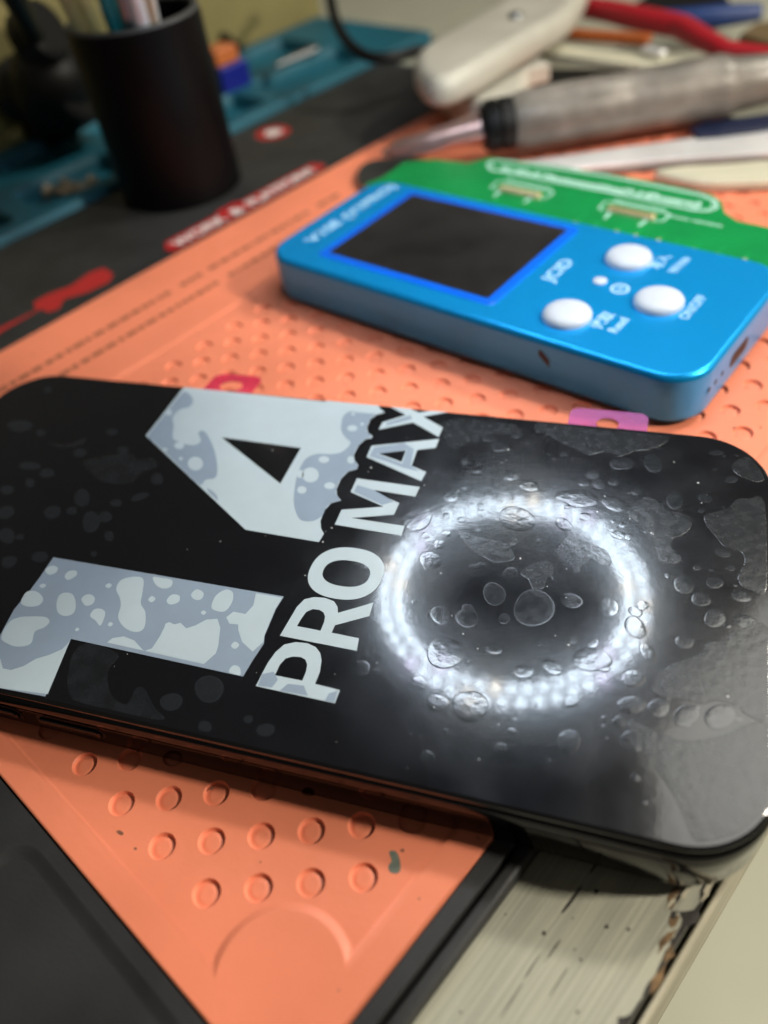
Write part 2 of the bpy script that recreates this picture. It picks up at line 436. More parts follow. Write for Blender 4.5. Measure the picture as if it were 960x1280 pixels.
for i in range(60):
    a, b = random.uniform(O_S0+1, 120), random.choice((random.uniform(O_T0+.8, P_T0-1.2), random.uniform(P_T1+2, O_T1-1)))
    r_ = random.choice((.08, .1, .14, .2)); mb.fill(blob2((a, b), r_*random.uniform(.6, 1.8), r_, 7, .4, random.random()*3), .02, M['speck'], fn=fnW)
mb.build('grime', mat_t)
# red label, red screwdriver print and red round mark
mb = MB(); zl = .05
lab = [ST(V(x, y, 0)) for x, y in ((213, 310), (233, 286), (283, 262), (290, 256), (307, 248), (312, 246), (385, 207), (400, 207), (388, 219), (300, 266))]
a_ = ST(V(215, 311, 0)); 
mb.fill([(66.2, 119.6), (130.6, 119.6), (132.6, 122.5), (131, 126.6), (99, 126.8), (97.5, 128.4), (90.5, 128.4), (89, 126.9), (68.5, 126.9), (65.6, 123)], zl, M['red_print'], fn=fnW)
for tx, s_, w_ in (('WORK', 69, 20.5), ('&', 91.6, 5.0), ('PLATFORM', 98.8, 28.6)):
    text_mesh(mb, tx, 6.4, W(s_, 120.7, zl+.05), D2, N2, M['white_print'], .03, wid=w_)
mb.build('red_label', mat_t)
mb = MB()
pr = [ST(V(x, y, zb)) for x, y in ((-8, 418), (0, 410), (45, 388), (42, 378), (60, 368), (88, 358), (112, 341), (130, 335), (142, 343), (136, 353), (108, 366), (80, 374), (74, 386), (60, 391), (52, 386), (3, 414), (-6, 422))]
mb.fill(pr, zb+.05, M['red_print'], fn=fnW)
mb.build('red_screwdriver_print', mat_t)
mb = MB(); c = ST(V(341, 166, zb))
circ = lambda r, n=28: [(c[0]+r*math.cos(2*math.pi*i/n), c[1]+r*math.sin(2*math.pi*i/n)) for i in range(n)]
mb.fill(circ(6.6), zb+.05, M['red_print'], fn=fnW)
mb.fill([(c[0]+x, c[1]+y) for x, y in ((-2.6, -3), (2.8, -3), (3.4, .6), (1.2, 3.4), (-1.5, 3), (-3.2, .4))], zb+.1, M['white_print'], fn=fnW)
mb.build('round_mark', mat_t)

# ------------------------------------------------------------------ phone
phone = thing('smartphone', 'black smartphone lying face up under a bubbled film printed 14 PRO MAX', 'smartphone', (0, 0, 0))
HX, HY, CRN = 80.35, 38.8, 12.2
body = rrect(HX, HY, CRN, 14)
mb = MB()
def fb(x, y, z):
    drop = 2.1*max(0.0, min(1.0, (-59-ST(Vector((x, y, 0)))[1])/14))        # the overhanging end sags below the mat
    return (x, y, z-drop*max(0.0, min(1.0, (4.9-z)/4.0)))
mb.loft(body, [(1.0, .05), (.3, .25), (0, .9), (0, 4.9)], M['steel_black'], fn=fb)
mb.loft(body, [(.35, 4.9), (.35, 5.35)], M['gap'], cap0=False, cap1=False)
mb.loft(body, [(0, 5.35), (0, 7.0), (.25, 7.35), (.6, 7.5)], M['steel_black'], cap0=True)
mb.loft(rrect(HX-.6, HY-.6, CRN-.6, 14), [(0, 7.4), (0, 7.7)], M['gap'], cap0=False, cap1=False)
mb.build('phone_frame', phone)
mb = MB()
mb.loft(rrect(HX-.35, HY-.35, CRN-.35, 14), [(.2, 7.55), (0, 7.75), (0, 8.25), (.15, 8.5), (.55, 8.66)], M['glass'])
mb.build('screen', phone)
# side keys on the near long side
for x0, x1 in ((-29.5, -44), (-14.2, -25.6)):
    mb = MB(); hw = abs(x1-x0)/2; cxx = (x0+x1)/2
    fk = lambda x, y, z, cxx=cxx: (cxx+x, -HY-z, 2.9+y)
    mb.loft(rrect(hw, 1.15, 1.1, 6), [(-.6, -.15), (-.6, .03)], M['gap'], fn=fk, cap0=False)
    mb.loft(rrect(hw, 1.1, 1.05, 6), [(0, -.1), (0, .35), (.2, .5)], M['steel_black'], fn=fk, cap0=False)
    mb.build('side_key', phone)
# printed film
FZ = TOP-.06
mb = MB()
film_o = rrect(HX-.9, HY-.75, CRN-.8, 14)
mb.loft(film_o, [(0, 8.67), (0, FZ-.02), (.03, FZ)], M['film'], cap0=False)
LZ = FZ+.012
def ell(cx, cy, rx, ry, rot, ox, oy, sc, n=22):
    a0 = math.radians(rot); ph = random.uniform(0, 6); o = []
    for i in range(n):
        a = 2*math.pi*i/n; q = 1+.05*math.sin(2*a+ph)+.03*math.sin(3*a+ph*2)
        x = rx*q*math.cos(a); y = ry*q*math.sin(a)
        o.append((cx+x*math.cos(a0)-y*math.sin(a0), cy+x*math.sin(a0)+y*math.cos(a0)))
    return [V(ox+x/sc, oy+y/sc, FZ) for x, y in o]
def keep_in(poly, d=1.4):
    ok = []
    for p in poly:
        ok.append(Vector((max(-HX+d, min(HX-d, p.x)), max(-HY+d, min(HY-d, p.y)), 0)))
        q = ok[-1]; cx_ = math.copysign(HX-CRN, q.x); cy_ = math.copysign(HY-CRN, q.y)
        if abs(q.x) > HX-CRN and abs(q.y) > HY-CRN:
            v = Vector((q.x-cx_, q.y-cy_)); r = CRN-d
            if v.length > r: v = v.normalized()*r; ok[-1] = Vector((cx_+v.x, cy_+v.y, 0))
    return ok
def bubble(poly, kind='bubble', hk=1.0):
    poly = keep_in(poly)
    p = [tuple(q[:2]) for q in poly]
    if area(p) < 0: p.reverse()
    A = abs(area(p)); r = math.sqrt(A/math.pi)
    if kind == 'haze':
        zz = LZ+random.uniform(0, .008); mb.loft(p, [(0, zz-.01), (.0, zz), (.06, zz+.012)], M['haze_patch'], cap0=False)
        return
    mb.dome(p, LZ+random.uniform(0, .006), min(.04, .008*r+.004)*hk, M['bubble'], M['bubble_rim'])
BUB = [
 (540, 520, 3.692, [(365,275,38,25,0),(447,322,47,27,10),(85,370,38,27,0),(67,462,17,14,0),(135,480,20,14,0),(65,543,20,16,0),(33,592,28,22,0),(-10,668,50,40,20),(308,142,37,24,10),(255,95,30,22,0),(195,102,20,18,0),(390,85,27,16,0),(147,210,18,13,0),(18,250,20,13,0),(442,125,12,8,0),(742,270,30,20,0),(768,312,30,22,20),(840,305,22,15,0),(700,305,28,20,0),(875,220,55,27,0),(705,465,28,20,0),(880,503,18,13,0),(907,558,20,14,0),(940,347,22,15,0),(493,577,12,10,0),(226,692,25,17,0),(392,475,83,57,8),(608,500,42,27,30),(840,405,58,35,20),(225,420,22,16,0)]),
 (440, 560, 2.4, [(295,502-357,1,1,0),(265,502,30,27,40),(345,510,35,27,0),(427,438,32,37,-20),(546,480,63,55,10),(475,375,22,16,0),(658,458,32,22,10),(770,478,34,25,10),(850,538,38,28,40),(872,472,19,15,0),(888,613,34,20,55),(720,635,62,35,8),(723,585,17,15,0),(515,670,32,20,0),(600,657,32,20,40),(660,760,27,20,0),(355,775,52,50,0),(280,615,60,45,0),(258,765,33,28,0),(200,705,25,22,0),(843,692,37,27,0),(25,660,27,25,0),(192,207,52,40,-10),(457,512,17,15,0),(220,262,12,10,0),(283,255,13,9,0),(235,337,32,26,0),(20,330,40,32,30)]),
 (760, 540, 4.8, [(85,190,70,35,5),(270,190,50,58,-25),(400,415,50,50,0),(30,300,30,15,0),(170,355,35,20,0),(455,915,60,55,0),(560,1005,55,40,15),(640,905,50,35,0),(370,860,30,20,0),(535,815,22,15,0),(735,815,25,20,0),(740,285,40,20,0),(650,125,45,14,0),(560,470,20,14,0),(800,985,60,35,10)]),
 (700, 720, 3.692, [(585,645,65,48,-15),(455,610,50,45,0),(330,595,70,38,0),(575,305,45,28,5),(858,213,60,33,25),(715,195,50,42,10),(650,108,40,32,10),(270,672,30,25,0),(345,760,65,55,0),(740,650,80,55,-10)]),
 (440, 780, 3.429, [(403,462,14,13,0),(35,193,40,35,0),(930,505,50,50,0)]),
 (0, 460, 4.0, [(235,527,38,22,0),(262,722,45,30,-15),(410,650,38,45,20),(455,770,45,52,0),(525,745,35,28,0),(360,715,25,20,0),(400,425,35,20,0),(30,722,45,30,-15),(35,840,42,38,0),(35,610,35,22,0),(45,970,42,28,-15),(200,945,40,28,0),(150,575,22,25,0),(100,845,20,15,0),(205,325,22,18,0),(580,675,28,20,0),(700,645,45,18,-20),(785,555,30,28,0),(545,840,25,25,0),(615,410,30,16,0),(560,320,30,15,0),(100,290,60,30,0),(150,490,55,20,0),(240,110,20,15,0),(470,930,15,15,0)]),
 (80, 780, 3.692, [(495,360,55,38,-10),(670,300,70,60,0),(650,475,30,28,0),(850,440,20,20,0),(930,490,40,30,0)]),
]
for ox, oy, sc, lst in BUB:
    for cx_, cy_, rx, ry, rot in lst:
        if rx > 2: bubble(ell(cx_, cy_, rx, ry, rot, ox, oy, sc))
PB = [
 ('bubble', 540, 520, 3.692, [(562,380),(600,350),(700,338),(740,355),(770,385),(750,410),(690,425),(650,420),(610,400)]),
 ('haze', 540, 520, 3.692, [(118,540),(140,532),(200,555),(300,575),(345,582),(370,560),(398,575),(380,595),(360,602),(380,640),(370,665),(290,675),(230,645),(170,610),(140,570)]),
 ('haze', 440, 560, 2.4, [(505,375),(540,345),(590,340),(605,370),(580,400),(575,420),(545,425),(530,395)]),
 ('haze', 540, 520, 3.692, [(610,565),(640,555),(720,590),(800,620),(830,680),(790,690),(730,655),(720,680),(690,690),(685,720),(655,720),(640,690),(600,660),(570,625),(590,590)]),
 ('haze', 760, 540, 4.8, [(110,480),(200,400),(250,390),(330,440),(360,470),(440,485),(500,520),(490,580),(440,620),(390,640),(380,690),(420,730),(440,760),(400,790),(330,780),(290,740),(270,650),(230,600),(170,550)]),
 ('haze', 760, 540, 4.8, [(580,500),(640,480),(720,455),(770,405),(840,400),(940,430),(950,940),(860,950),(800,920),(780,870),(820,780),(800,720),(740,700),(690,680),(640,620),(590,560)]),
 ('haze', 540, 520, 3.692, [(480,70),(540,85),(600,125),(660,150),(720,180),(800,165),(870,185),(940,160),(1010,150),(1010,60),(700,40),(500,22)]),
 ('haze', 760, 540, 4.8, [(745,200),(790,160),(860,150),(920,190),(950,270),(900,300),(830,280),(770,250)]),
 ('haze', 700, 720, 3.692, [(425,520),(470,440),(560,390),(650,360),(680,310),(780,290),(800,260),(960,240),(965,640),(860,640),(820,600),(720,575),(660,590),(560,570),(470,560)]),
 ('haze', 0, 0, 1.0, [(785,900),(850,926),(900,920),(935,906),(962,915),(965,1035),(900,1062),(872,1058),(846,1000),(815,955)]),  # lighter patch painted in the outline of the mirrored ceiling glare
 ('haze', 0, 460, 4.0, [(415,470),(540,440),(650,430),(690,460),(760,450),(780,490),(700,530),(640,580),(520,570),(460,530)]),
 ('haze', 0, 460, 4.0, [(240,370),(330,385),(430,350),(400,385),(300,400)]),
 ('haze', 80, 780, 3.692, [(30,170),(100,90),(250,140),(200,220),(220,330),(290,370),(330,300),(370,300),(420,390),(460,440),(300,425),(40,350)]),
 ('haze', 0, 0, 1.0, [(548,532),(575,523),(612,528),(640,530),(650,540),(600,545),(570,560),(556,548)]),
 ('haze', 760, 540, 4.8, [(0,110),(60,130),(130,110),(180,85),(280,95),(370,40),(300,20),(0,5)]),
]
for kind, ox, oy, sc, lst in PB:
    bubble([V(ox+q.x/sc, oy+q.y/sc, FZ) for q in cr_smooth([Vector(a) for a in lst], 4)], kind)
for i in range(75):                                      # the many small bubbles of the right half
    x = random.uniform(22, 78); y = random.uniform(-36, 36); r = random.choice((.25, .3, .4, .5, .7, .95))
    an = random.random()*3
    bubble([Vector((x+r*(1+.3*math.sin(an))*math.cos(a*.5236), y+r*math.sin(a*.5236+.2*math.cos(an)), FZ)) for a in range(12)])
for i in range(80):                                      # dust specks
    x = random.uniform(-20, 78); y = random.uniform(-36.5, 36.5); r = random.choice((.05, .06, .08, .08, .12, .16))*random.uniform(.7, 1.2)
    p = [(x+r*random.uniform(.6, 1.2)*math.cos(a*1.047), y+r*random.uniform(.6, 1.2)*math.sin(a*1.047)) for a in range(6)]
    if keep_in([Vector((x, y, 0))], 2)[0].xy == Vector((x, y)): mb.prism(p, LZ, LZ+.05, M['dust'])
film = mb.build('screen_film', phone)
# lettering on the film
mb = MB(); Z1 = FZ+.085; Z2 = FZ+.099; Z3 = FZ+.113
def sheet(lst, ox, oy, sc, z, m, holes=(), smooth=0):
    f = lambda l: [V(ox+x/sc, oy+y/sc, FZ) for x, y in l]
    o = f(lst)
    if smooth: o = cr_smooth([Vector(q[:2]) for q in o], smooth)
    o = [tuple(q[:2]) for q in keep_in([Vector((q[0], q[1], 0)) for q in o], .8)]
    mb.fill(o, z, M[m], holes=[f(h) for h in holes])
abs_ = (0, 0, 1.0)
# figure 1
one = [(67, 697), (355, 746), (345, 762), (331, 795), (330, 805), (316, 826), (304, 846), (89, 799), (57, 871), (-2, 861), (-60, 850), (-40, 836), (0, 795), (18, 762), (35, 742), (50, 722)]
sheet(one, *abs_, Z1, 'ink_blue')
for l in ([(230,125),(262,110),(290,120),(280,145),(250,155),(232,145)], [(325,160),(345,138),(380,135),(385,155),(360,175),(335,180)], [(198,212),(215,200),(232,208),(215,222)],
          [(105,290),(130,245),(165,235),(200,250),(217,280),(195,308),(150,315),(120,308)], [(330,245),(365,255),(380,300),(370,345),(330,362),(292,345),(284,300),(298,258)],
          [(408,280),(425,258),(455,254),(475,272),(465,300),(430,310)], [(452,362),(470,330),(505,326),(527,345),(515,390),(500,410),(480,385)], [(540,405),(552,392),(566,402),(552,414)],
          [(582,225),(610,180),(680,165),(718,180),(712,250),(705,300),(728,345),(722,420),(680,442),(625,420),(592,370),(605,310),(600,270)], [(376,432),(386,420),(398,428),(386,438)],
          [(527,212),(545,198),(560,208),(545,222)], [(742,280),(760,262),(778,275),(760,293)],
          [(765,168),(800,170),(860,182),(855,215),(815,224),(780,205)],
          [(8,470),(40,400),(90,370),(160,364),(230,368),(248,392),(220,420),(175,440),(155,500),(90,515),(40,500)]):
    sheet(l, 0, 680, 4.0, Z2, 'ink_white', smooth=4)
sheet([(60,868),(88,801),(84,806),(78,812),(62,819),(45,824),(30,833),(14,838),(4,836),(1,825),(-3,820),(-58,849),(-2,860)], *abs_, Z2, 'ink_white')
sheet([(134,803.5),(141,798),(155,796),(168,801),(178,812),(181,814),(190,811),(200,796),(206,784),(207,780),(212,778),(218,781),(226,779),(233,786),(245,782),(258,775),(272,774),(275.5,785),(273,808),(270,817),(255,830.5)], *abs_, Z2, 'ink_white')
sheet([(320,742),(353,747.5),(344,762),(331,793),(329,803),(316,815),(303,803),(298,788),(298,781),(287,780),(283,772),(292,765),(307,768),(317,757)], *abs_, Z2, 'ink_white')
for l in ([(158,170),(185,148),(218,165),(210,195),(185,202),(162,190)], [(36,200),(60,175),(97,180),(95,210),(60,224),(40,218)], [(258,235),(280,180),(330,150),(365,165),(360,215),(325,258),(280,255)],
          [(205,265),(218,254),(232,264),(218,276)], [(357,428),(375,410),(397,425),(380,445),(362,440)], [(345,560),(365,530),(395,535),(405,560),(400,578),(370,572)]):
    sheet(l, 200, 700, 4.0, Z2, 'ink_white', smooth=4)
# figure 4
four = [(230, 484.3), (182.5, 545), (307, 662.5), (398.8, 678)]
four += [(380+x/4.8, 490+y/4.8) for x, y in ((120,852),(103,822),(99,775),(122,712),(165,668),(222,652),(198,622),(194,586),(222,522),(268,478),(318,465),(326,440),(302,410),(299,380),(328,322),(368,286),(408,277),(410,264),(383,246),(378,215),(398,165),(438,137),(484,125),(458,102),(449,78))]
four += [(409, 498.5), (407.5, 502.5)]
tri = [(277, 547), (376.2, 560.5), (350.5, 605)]
sheet(four, *abs_, Z1, 'ink_white', holes=[tri])
def patch4(l, dots, ox, oy, sc):
    sheet(l, ox, oy, sc, Z2, 'ink_blue', smooth=3)
    for x, y, rx, ry in dots: sheet([(x+rx*math.cos(a*.7854), y+ry*math.sin(a*.7854)) for a in range(8)], ox, oy, sc, Z3, 'ink_white', smooth=3)
patch4([(215,105),(245,80),(275,100),(287,130),(265,158),(220,170),(185,210),(190,250),(185,310),(215,330),(260,345),(300,345),(325,325),(312,290),(325,275),(350,285),(380,340),(400,400),(408,470),(395,512),(350,520),(330,545),(310,540),(240,475),(170,405),(95,335),(62,300),(120,225)],
       [(217,350,25,17),(298,440,38,34),(225,415,10,9),(165,185,16,14),(145,370,14,9)], 170, 470, 4.0)
patch4([(355,563),(380,575),(405,600),(410,625),(395,612),(370,590)], [], 170, 470, 4.0)
patch4([(0,415),(40,385),(90,372),(160,375),(220,365),(262,335),(280,305),(255,280),(225,240),(225,190),(235,150),(270,120),(330,125),(400,130),(432,134),(396,165),(376,215),(380,246),(405,266),(366,285),(326,322),(297,380),(300,412),(322,440),(314,464),(268,476),(220,522),(192,586),(196,622),(215,650),(165,666),(130,700),(112,740),(60,775),(-20,770),(-55,700),(-60,620),(-40,500)],
       [(-22,495,22,24),(120,408,32,20),(40,500,50,45),(155,565,33,20),(-12,590,28,22),(290,220,30,18),(282,410,22,22),(350,195,10,9),(295,135,12,7)], 380, 490, 4.8)
# PRO MAX
ZP = FZ+.087
c2 = (200, 700, 4.0)
sheet([(480,632),(875,718),(900,652),(776,621),(800,560),(808,505),(802,468),(780,438),(738,418),(680,412),(622,424),(578,462),(540,515),(508,576)], *c2, ZP, 'ink_white',
      holes=[[(575,578),(712,605),(730,562),(737,525),(728,500),(705,487),(665,484),(628,494),(600,525)]])
sheet([(600,380),(984,456),(995,393),(858,365),(875,328),(1047,282),(1067,215),(890,266),(888,235),(870,208),(825,191),(770,187),(722,198),(685,236),(640,312)], *c2, ZP, 'ink_white',
      holes=[[(685,332),(803,355),(820,315),(826,285),(818,264),(798,251),(765,247),(732,261),(707,295)]])
se = lambda cx_, cy_, rx, ry, e=2.35, n=48: [(cx_+rx*math.copysign(abs(math.cos(2*math.pi*i/n))**(2/e), math.cos(2*math.pi*i/n)), cy_+ry*math.copysign(abs(math.sin(2*math.pi*i/n))**(2/e), math.sin(2*math.pi*i/n))) for i in range(n)]
mb.fill(se(15.0, -5.3, 6.25, 5.5), ZP, M['ink_white'], holes=[se(15.1, -5.4, 4.0, 2.75)])
c4 = (380, 490, 4.8)
sheet([(185,797),(585,865),(603,806),(285,758),(540,738),(572,668),(360,580),(668,630),(694,572),(318,520),(280,602),(478,690),(226,708)], *c4, ZP, 'ink_white')
sheet([(376,392),(703,537),(733,482),(645,445),(680,350),(790,337),(812,283),(405,325)], *c4, ZP, 'ink_white', holes=[[(448,372),(612,352),(586,422)]])
sheet([(470,185),(450,227),(655,185),(808,272),(834,215),(715,150),(870,112),(855,104),(770,104),(690,126),(640,95),(520,84),(612,140)], *c4, ZP, 'ink_white')
# wetted ink areas inside the letters
mb.fill([tuple(V(200+x/4, 700+y/4, FZ)[:2]) for x, y in ((512,572),(570,560),(590,600),(560,640),(490,630))], ZP+.012, M['ink_blue'])
mb.fill([tuple(V(200+x/4, 700+y/4, FZ)[:2]) for x, y in ((600,655),(640,620),(720,630),(740,680),(690,672))], ZP+.012, M['ink_blue'])
mb.fill([tuple(V(200+x/4, 700+y/4, FZ)[:2]) for x, y in ((825,705),(845,668),(890,655),(872,715))], ZP+.012, M['ink_blue'])
sheet([(392,388),(420,335),(600,308),(660,345),(640,440),(690,480),(590,455),(500,420)], *c4, ZP+.012, 'ink_blue', holes=[[(440,374),(618,348),(590,432)]])
sheet([(300,600),(320,560),(420,590),(540,660),(470,680)], *c4, ZP+.012, 'ink_blue')
sheet([(490,205),(500,185),(640,140),(650,165)], *c4, ZP+.012, 'ink_blue')
mb.build('film_lettering', film)
# pull tabs of the film at the far side
def tab(c_px, w_, l_, hole_r, z, m, side_w, curl):
    c = V(*c_px, z); mb = MB(); n = 14
    o = []
    base_y = HY-1.0-c.y; tip = l_
    for q in rrect(w_/2, (tip-base_y)/2, min(w_, tip-base_y)*.28, 6): o.append((q[0], q[1]+(tip+base_y)/2))
    hh = [(side_w*0+hole_r*1.25*math.cos(2*math.pi*i/20), -1.0+hole_r*math.sin(2*math.pi*i/20)) for i in range(20)]
    fn = lambda x, y, zz: (c.x+x, c.y+y, z+zz+curl*max(0, y-base_y)**2)
    mb.fill(o, 0, m, holes=[hh], fn=fn); mb.fill(o, -.18, m, holes=[hh], fn=fn, up=False)
    for l, sgn in ((o, 1), (hh, -1)):
        k = len(l); vs = [fn(x, y, -.18) for x, y in l]+[fn(x, y, 0) for x, y in l]
        mb.add(vs, [(i, (i+1) % k, (i+1) % k+k, i+k)[::sgn] for i in range(k)], m, True)
    t_ = mb.build('pull_tab', film); return t_
tb = tab((291, 478), 11.5, 4.2, 2.1, 7.4, M['pink'], 3, -.012); tb['label'] = 'opaque pink pull tab'
tb = tab((760, 526), 14.5, 2.6, 1.7, 7.6, M['magenta'], 3, .01); tb['label'] = 'clear magenta pull tab with shiny creases'

# ------------------------------------------------------------------ blue tester
a2 = Vector((.062, -1.0)).normalized()
DA = D2*a2.x+N2*a2.y; DB = Vector((-DA.y, DA.x, 0)) if (Vector((-DA.y, DA.x, 0)).dot(D2) > 0) else Vector((DA.y, -DA.x, 0))
DCN = W(92.6, 18.8); DLH, DWH, DTH = 57.6, 24.2, 12.0
fnD = lambda x, y, z: DCN+DA*x+DB*y+Vector((0, 0, z))
def dl(px, py, z=DTH):
    p = V(px, py, z)-DCN; return (p.dot(DA), p.dot(DB))
flip = DA.cross(DB).z < 0
def ccw(l): return l if area(l) > 0 else l[::-1]
tester = thing('chip_tester', 'blue handheld tester with a dark screen and three white buttons', 'tester', DCN)
mb = MB()
mb.loft(rrect(DLH, DWH, 8.5, 10), [(1.2, .6), (.3, 1.0), (0, 2.0), (0, 10.6)], M['tester_side'], fn=fnD)
mb.loft(rrect(DLH, DWH, 8.5, 10), [(0, 10.6), (.1, 11.2), (.45, 11.75), (1.0, DTH)], M['tester_blue'], cap0=False, fn=fnD)
mb.fill(blob2(dl(686, 440, 8), 1.6, .5, 8, .3), 0, M['scuff'], fn=lambda x, y, z: fnD(x, -DWH-.04, 7.6+(y-dl(686, 440, 8)[1])*2-(x-dl(686, 440, 8)[0])*.9))
body_t = mb.build('case', tester)
sc_c = [dl(*q) for q in ((412, 318), (508, 247), (716, 284), (610, 373))]
sx0 = (sc_c[0][0]+sc_c[1][0])/2; sx1 = (sc_c[2][0]+sc_c[3][0])/2; sy0 = (sc_c[0][1]+sc_c[3][1])/2; sy1 = (sc_c[1][1]+sc_c[2][1])/2
scx, scy, shx, shy = (sx0+sx1)/2, (sy0+sy1)/2, abs(sx1-sx0)/2, abs(sy1-sy0)/2
fnS = lambda x, y, z: fnD(scx+x, scy+y, z)
mb = MB(); mb.loft(rrect(shx+2.3, shy+2.0, 1.6, 5), [(0, DTH-.1), (0, DTH+.12), (.2, DTH+.2)], M['tester_bezel'], fn=fnS, cap0=False)
bz = mb.build('screen_border', tester)
mb = MB(); mb.loft(rrect(shx, shy, .6, 4), [(0, DTH+.1), (0, DTH+.24)], M['lcd'], fn=fnS, cap0=False); mb.build('screen', tester)
for q in ((786, 320), (824, 374), (709, 391)):
    x0, y0 = dl(*q, DTH+.9); n = 28; o = [(5.2*math.cos(2*math.pi*i/n), 5.2*math.sin(2*math.pi*i/n)) for i in range(n)]
    mb = MB(); mb.loft(o, [(0, DTH-.1), (0, DTH+.7), (.35, DTH+1.25), (1.2, DTH+1.7), (2.6, DTH+2.0), (4.2, DTH+2.1)], M['button'], cap0=False, fn=lambda x, y, z: fnD(x0+x, y0+y, z))
    mb.build('button', tester)
x0, y0 = dl(750, 352); mb = MB(); o = [(1.5*math.cos(.2618*i), 1.5*math.sin(.2618*i)) for i in range(24)]
mb.loft(o, [(0, DTH-.1), (0, DTH+.3), (.5, DTH+.55)], M['button'], cap0=False, fn=lambda x, y, z: fnD(x0+x, y0+y, z)); mb.build('indicator', tester)
UPT = -DA; zt = DTH+.03
def ttext(name, *items):
    mb = MB()
    for t, px, py, size, bold, wid in items:
        text_mesh(mb, t, size, V(px, py, zt), DB, UPT, M['pale_print'], bold, wid=wid)
    return mb.build(name, tester)
ttext('brand_lettering', ('JCID', 690, 352, 4.3, .02, 10.5))
ttext('button_caption', ('ON/OFF', 859, 400, 3.0, .015, 9.8))
ttext('button_caption', ('\u5199\u5165', 823, 337, 3.3, .02, None), ('Write', 845, 342, 3.0, .02, None))
ttext('button_caption', ('\u8bfb\u53d6', 750, 412, 3.3, .02, None), ('Read', 770, 417, 3.0, .02, None))
ttext('model_lettering', ('V1SE (V1PRO)', 391, 303, 4.4, .03, 36))
x0, y0 = dl(775, 361); mb = MB()
ring_o = [(x0+2.1*math.cos(.2618*i), y0+2.1*math.sin(.2618*i)) for i in range(24)]; ring_i = [(x0+1.45*math.cos(.2618*i), y0+1.45*math.sin(.2618*i)) for i in range(24)]
mb.fill(ring_o, zt, M['pale_print'], holes=[ring_i], fn=fnD)
mb.fill([(x0-.9, y0-.25), (x0+.2, y0-.9), (x0+.1, y0-.15), (x0+.9, y0+.25), (x0-.2, y0+.9), (x0-.1, y0+.15)], zt, M['pale_print'], fn=fnD)
mb.build('power_mark', tester)
# short end: usb port and three screw holes
fe = lambda x, y, z: fnD(DLH+z, x, y)
mb = MB()
by = dl(942, 400, 6)[1]
mb.loft([(x-2, y+6.3) for x, y in rrect(4.6, 1.7, 1.6, 6)], [(0, .03), (.3, .05)], M['hole'], cap0=False, fn=fe)
mb.build('usb_port', tester)
for yy in (-10.4, -13.6, -16.6):
    mb = MB(); mb.loft([(yy+.6*math.cos(.5236*i), 6.3+.6*math.sin(.5236*i)) for i in range(12)], [(0, .03), (.1, .05)], M['hole'], cap0=False, fn=fe); mb.build('screw_hole', tester)

# ------------------------------------------------------------------ green circuit board plugged into the tester
PZ = 9.6
board = thing('circuit_board', 'green circuit board with white printing plugged in behind the blue tester', 'circuit board', fnD(0, DWH, 8))
bo = [dl(*q, PZ) for q in ((478, 222), (505, 203), (545, 199), (585, 204), (612, 197), (700, 208), (800, 224), (890, 243), (902, 252), (906, 266), (922, 276), (960, 284), (1010, 292))]
bo2 = [(bo[0][0]-2, DWH-1.6)]+[(x, max(y, DWH-1.5)) for x, y in bo]+[(bo[-1][0], DWH-1.6)]
bo2 = ccw(bo2)
mb = MB(); mb.loft(bo2, [(0, PZ-1.6), (0, PZ)], M['pcb_edge'], fn=fnD, smooth=False, mcap=M['pcb']); mb.build('board', board)
mb = MB(); zs = PZ+.03
pill = [dl(*q, PZ) for q in ((612, 213), (607, 205), (616, 200), (640, 201), (760, 219), (880, 243), (896, 250), (898, 260), (886, 265), (868, 264), (760, 241), (650, 220))]
pill = ccw(pill); 
mb.fill(pill, zs, M['silk'], holes=[inset(pill, .75)], fn=fnD)
mb.fill(inset(pill, 1.05), zs, M['silk'], holes=[inset(pill, 1.35)], fn=fnD)
p0 = V(618, 212, zs); p1_ = V(886, 262, zs); rd = (p1_-p0); L_ = rd.length; rd.normalize(); upv = Vector((-rd.y, rd.x, 0)); upv = upv if upv.dot(DB) > 0 else -upv
text_mesh(mb, 'IC ID-X Photosensitive(7-14Promax)', 3.6, p0+rd*1.5+upv*.4, rd, upv, M['silk'], .075, wid=L_-4)
for cx_, cy_ in ((652, 237), (792, 264)):
    p = V(cx_, cy_, zs); x0, y0 = ((p-DCN).dot(DA), (p-DCN).dot(DB))
    fr = [(x0+x, y0+y) for x, y in rrect(9, 2.6, 1.2, 4)]
    mb.fill(fr, zs, M['silk'], holes=[inset(fr, .5)], fn=fnD)
    for sg in (-1, 1):
        mb.fill(ccw([(x0+sg*4.5, y0-2.6), (x0+sg*5.4, y0-2.6), (x0+sg*5.0, y0-6.5), (x0+sg*4.3, y0-6.5)]), zs, M['silk'], fn=fnD)
    text_mesh(mb, 'Photosensitive', 1.9, p+rd*(-7)+upv*3.0, rd, upv, M['silk'], .03, wid=14)
text_mesh(mb, 'Front camera', 1.8, V(832, 270, zs), rd, upv, M['silk'], .03, wid=14)
mb.build('silkscreen', board)
mb = MB(); zt2 = PZ+.015
for i in range(9):
    x0 = 4+i*5.2+random.uniform(-1, 1); y0 = DWH+random.uniform(2, 4); h_ = random.uniform(3, 8)
    mb.fill([(x0, y0), (x0+.35, y0), (x0+.35, y0+h_), (x0, y0+h_)], zt2, M['trace'], fn=fnD)
    mb.fill([(x0+.17+.55*math.cos(.7854*k), y0+.55*math.sin(.7854*k)) for k in range(8)], zt2+.01, M['pcb_edge'], fn=fnD)
mb.build('trace', board)
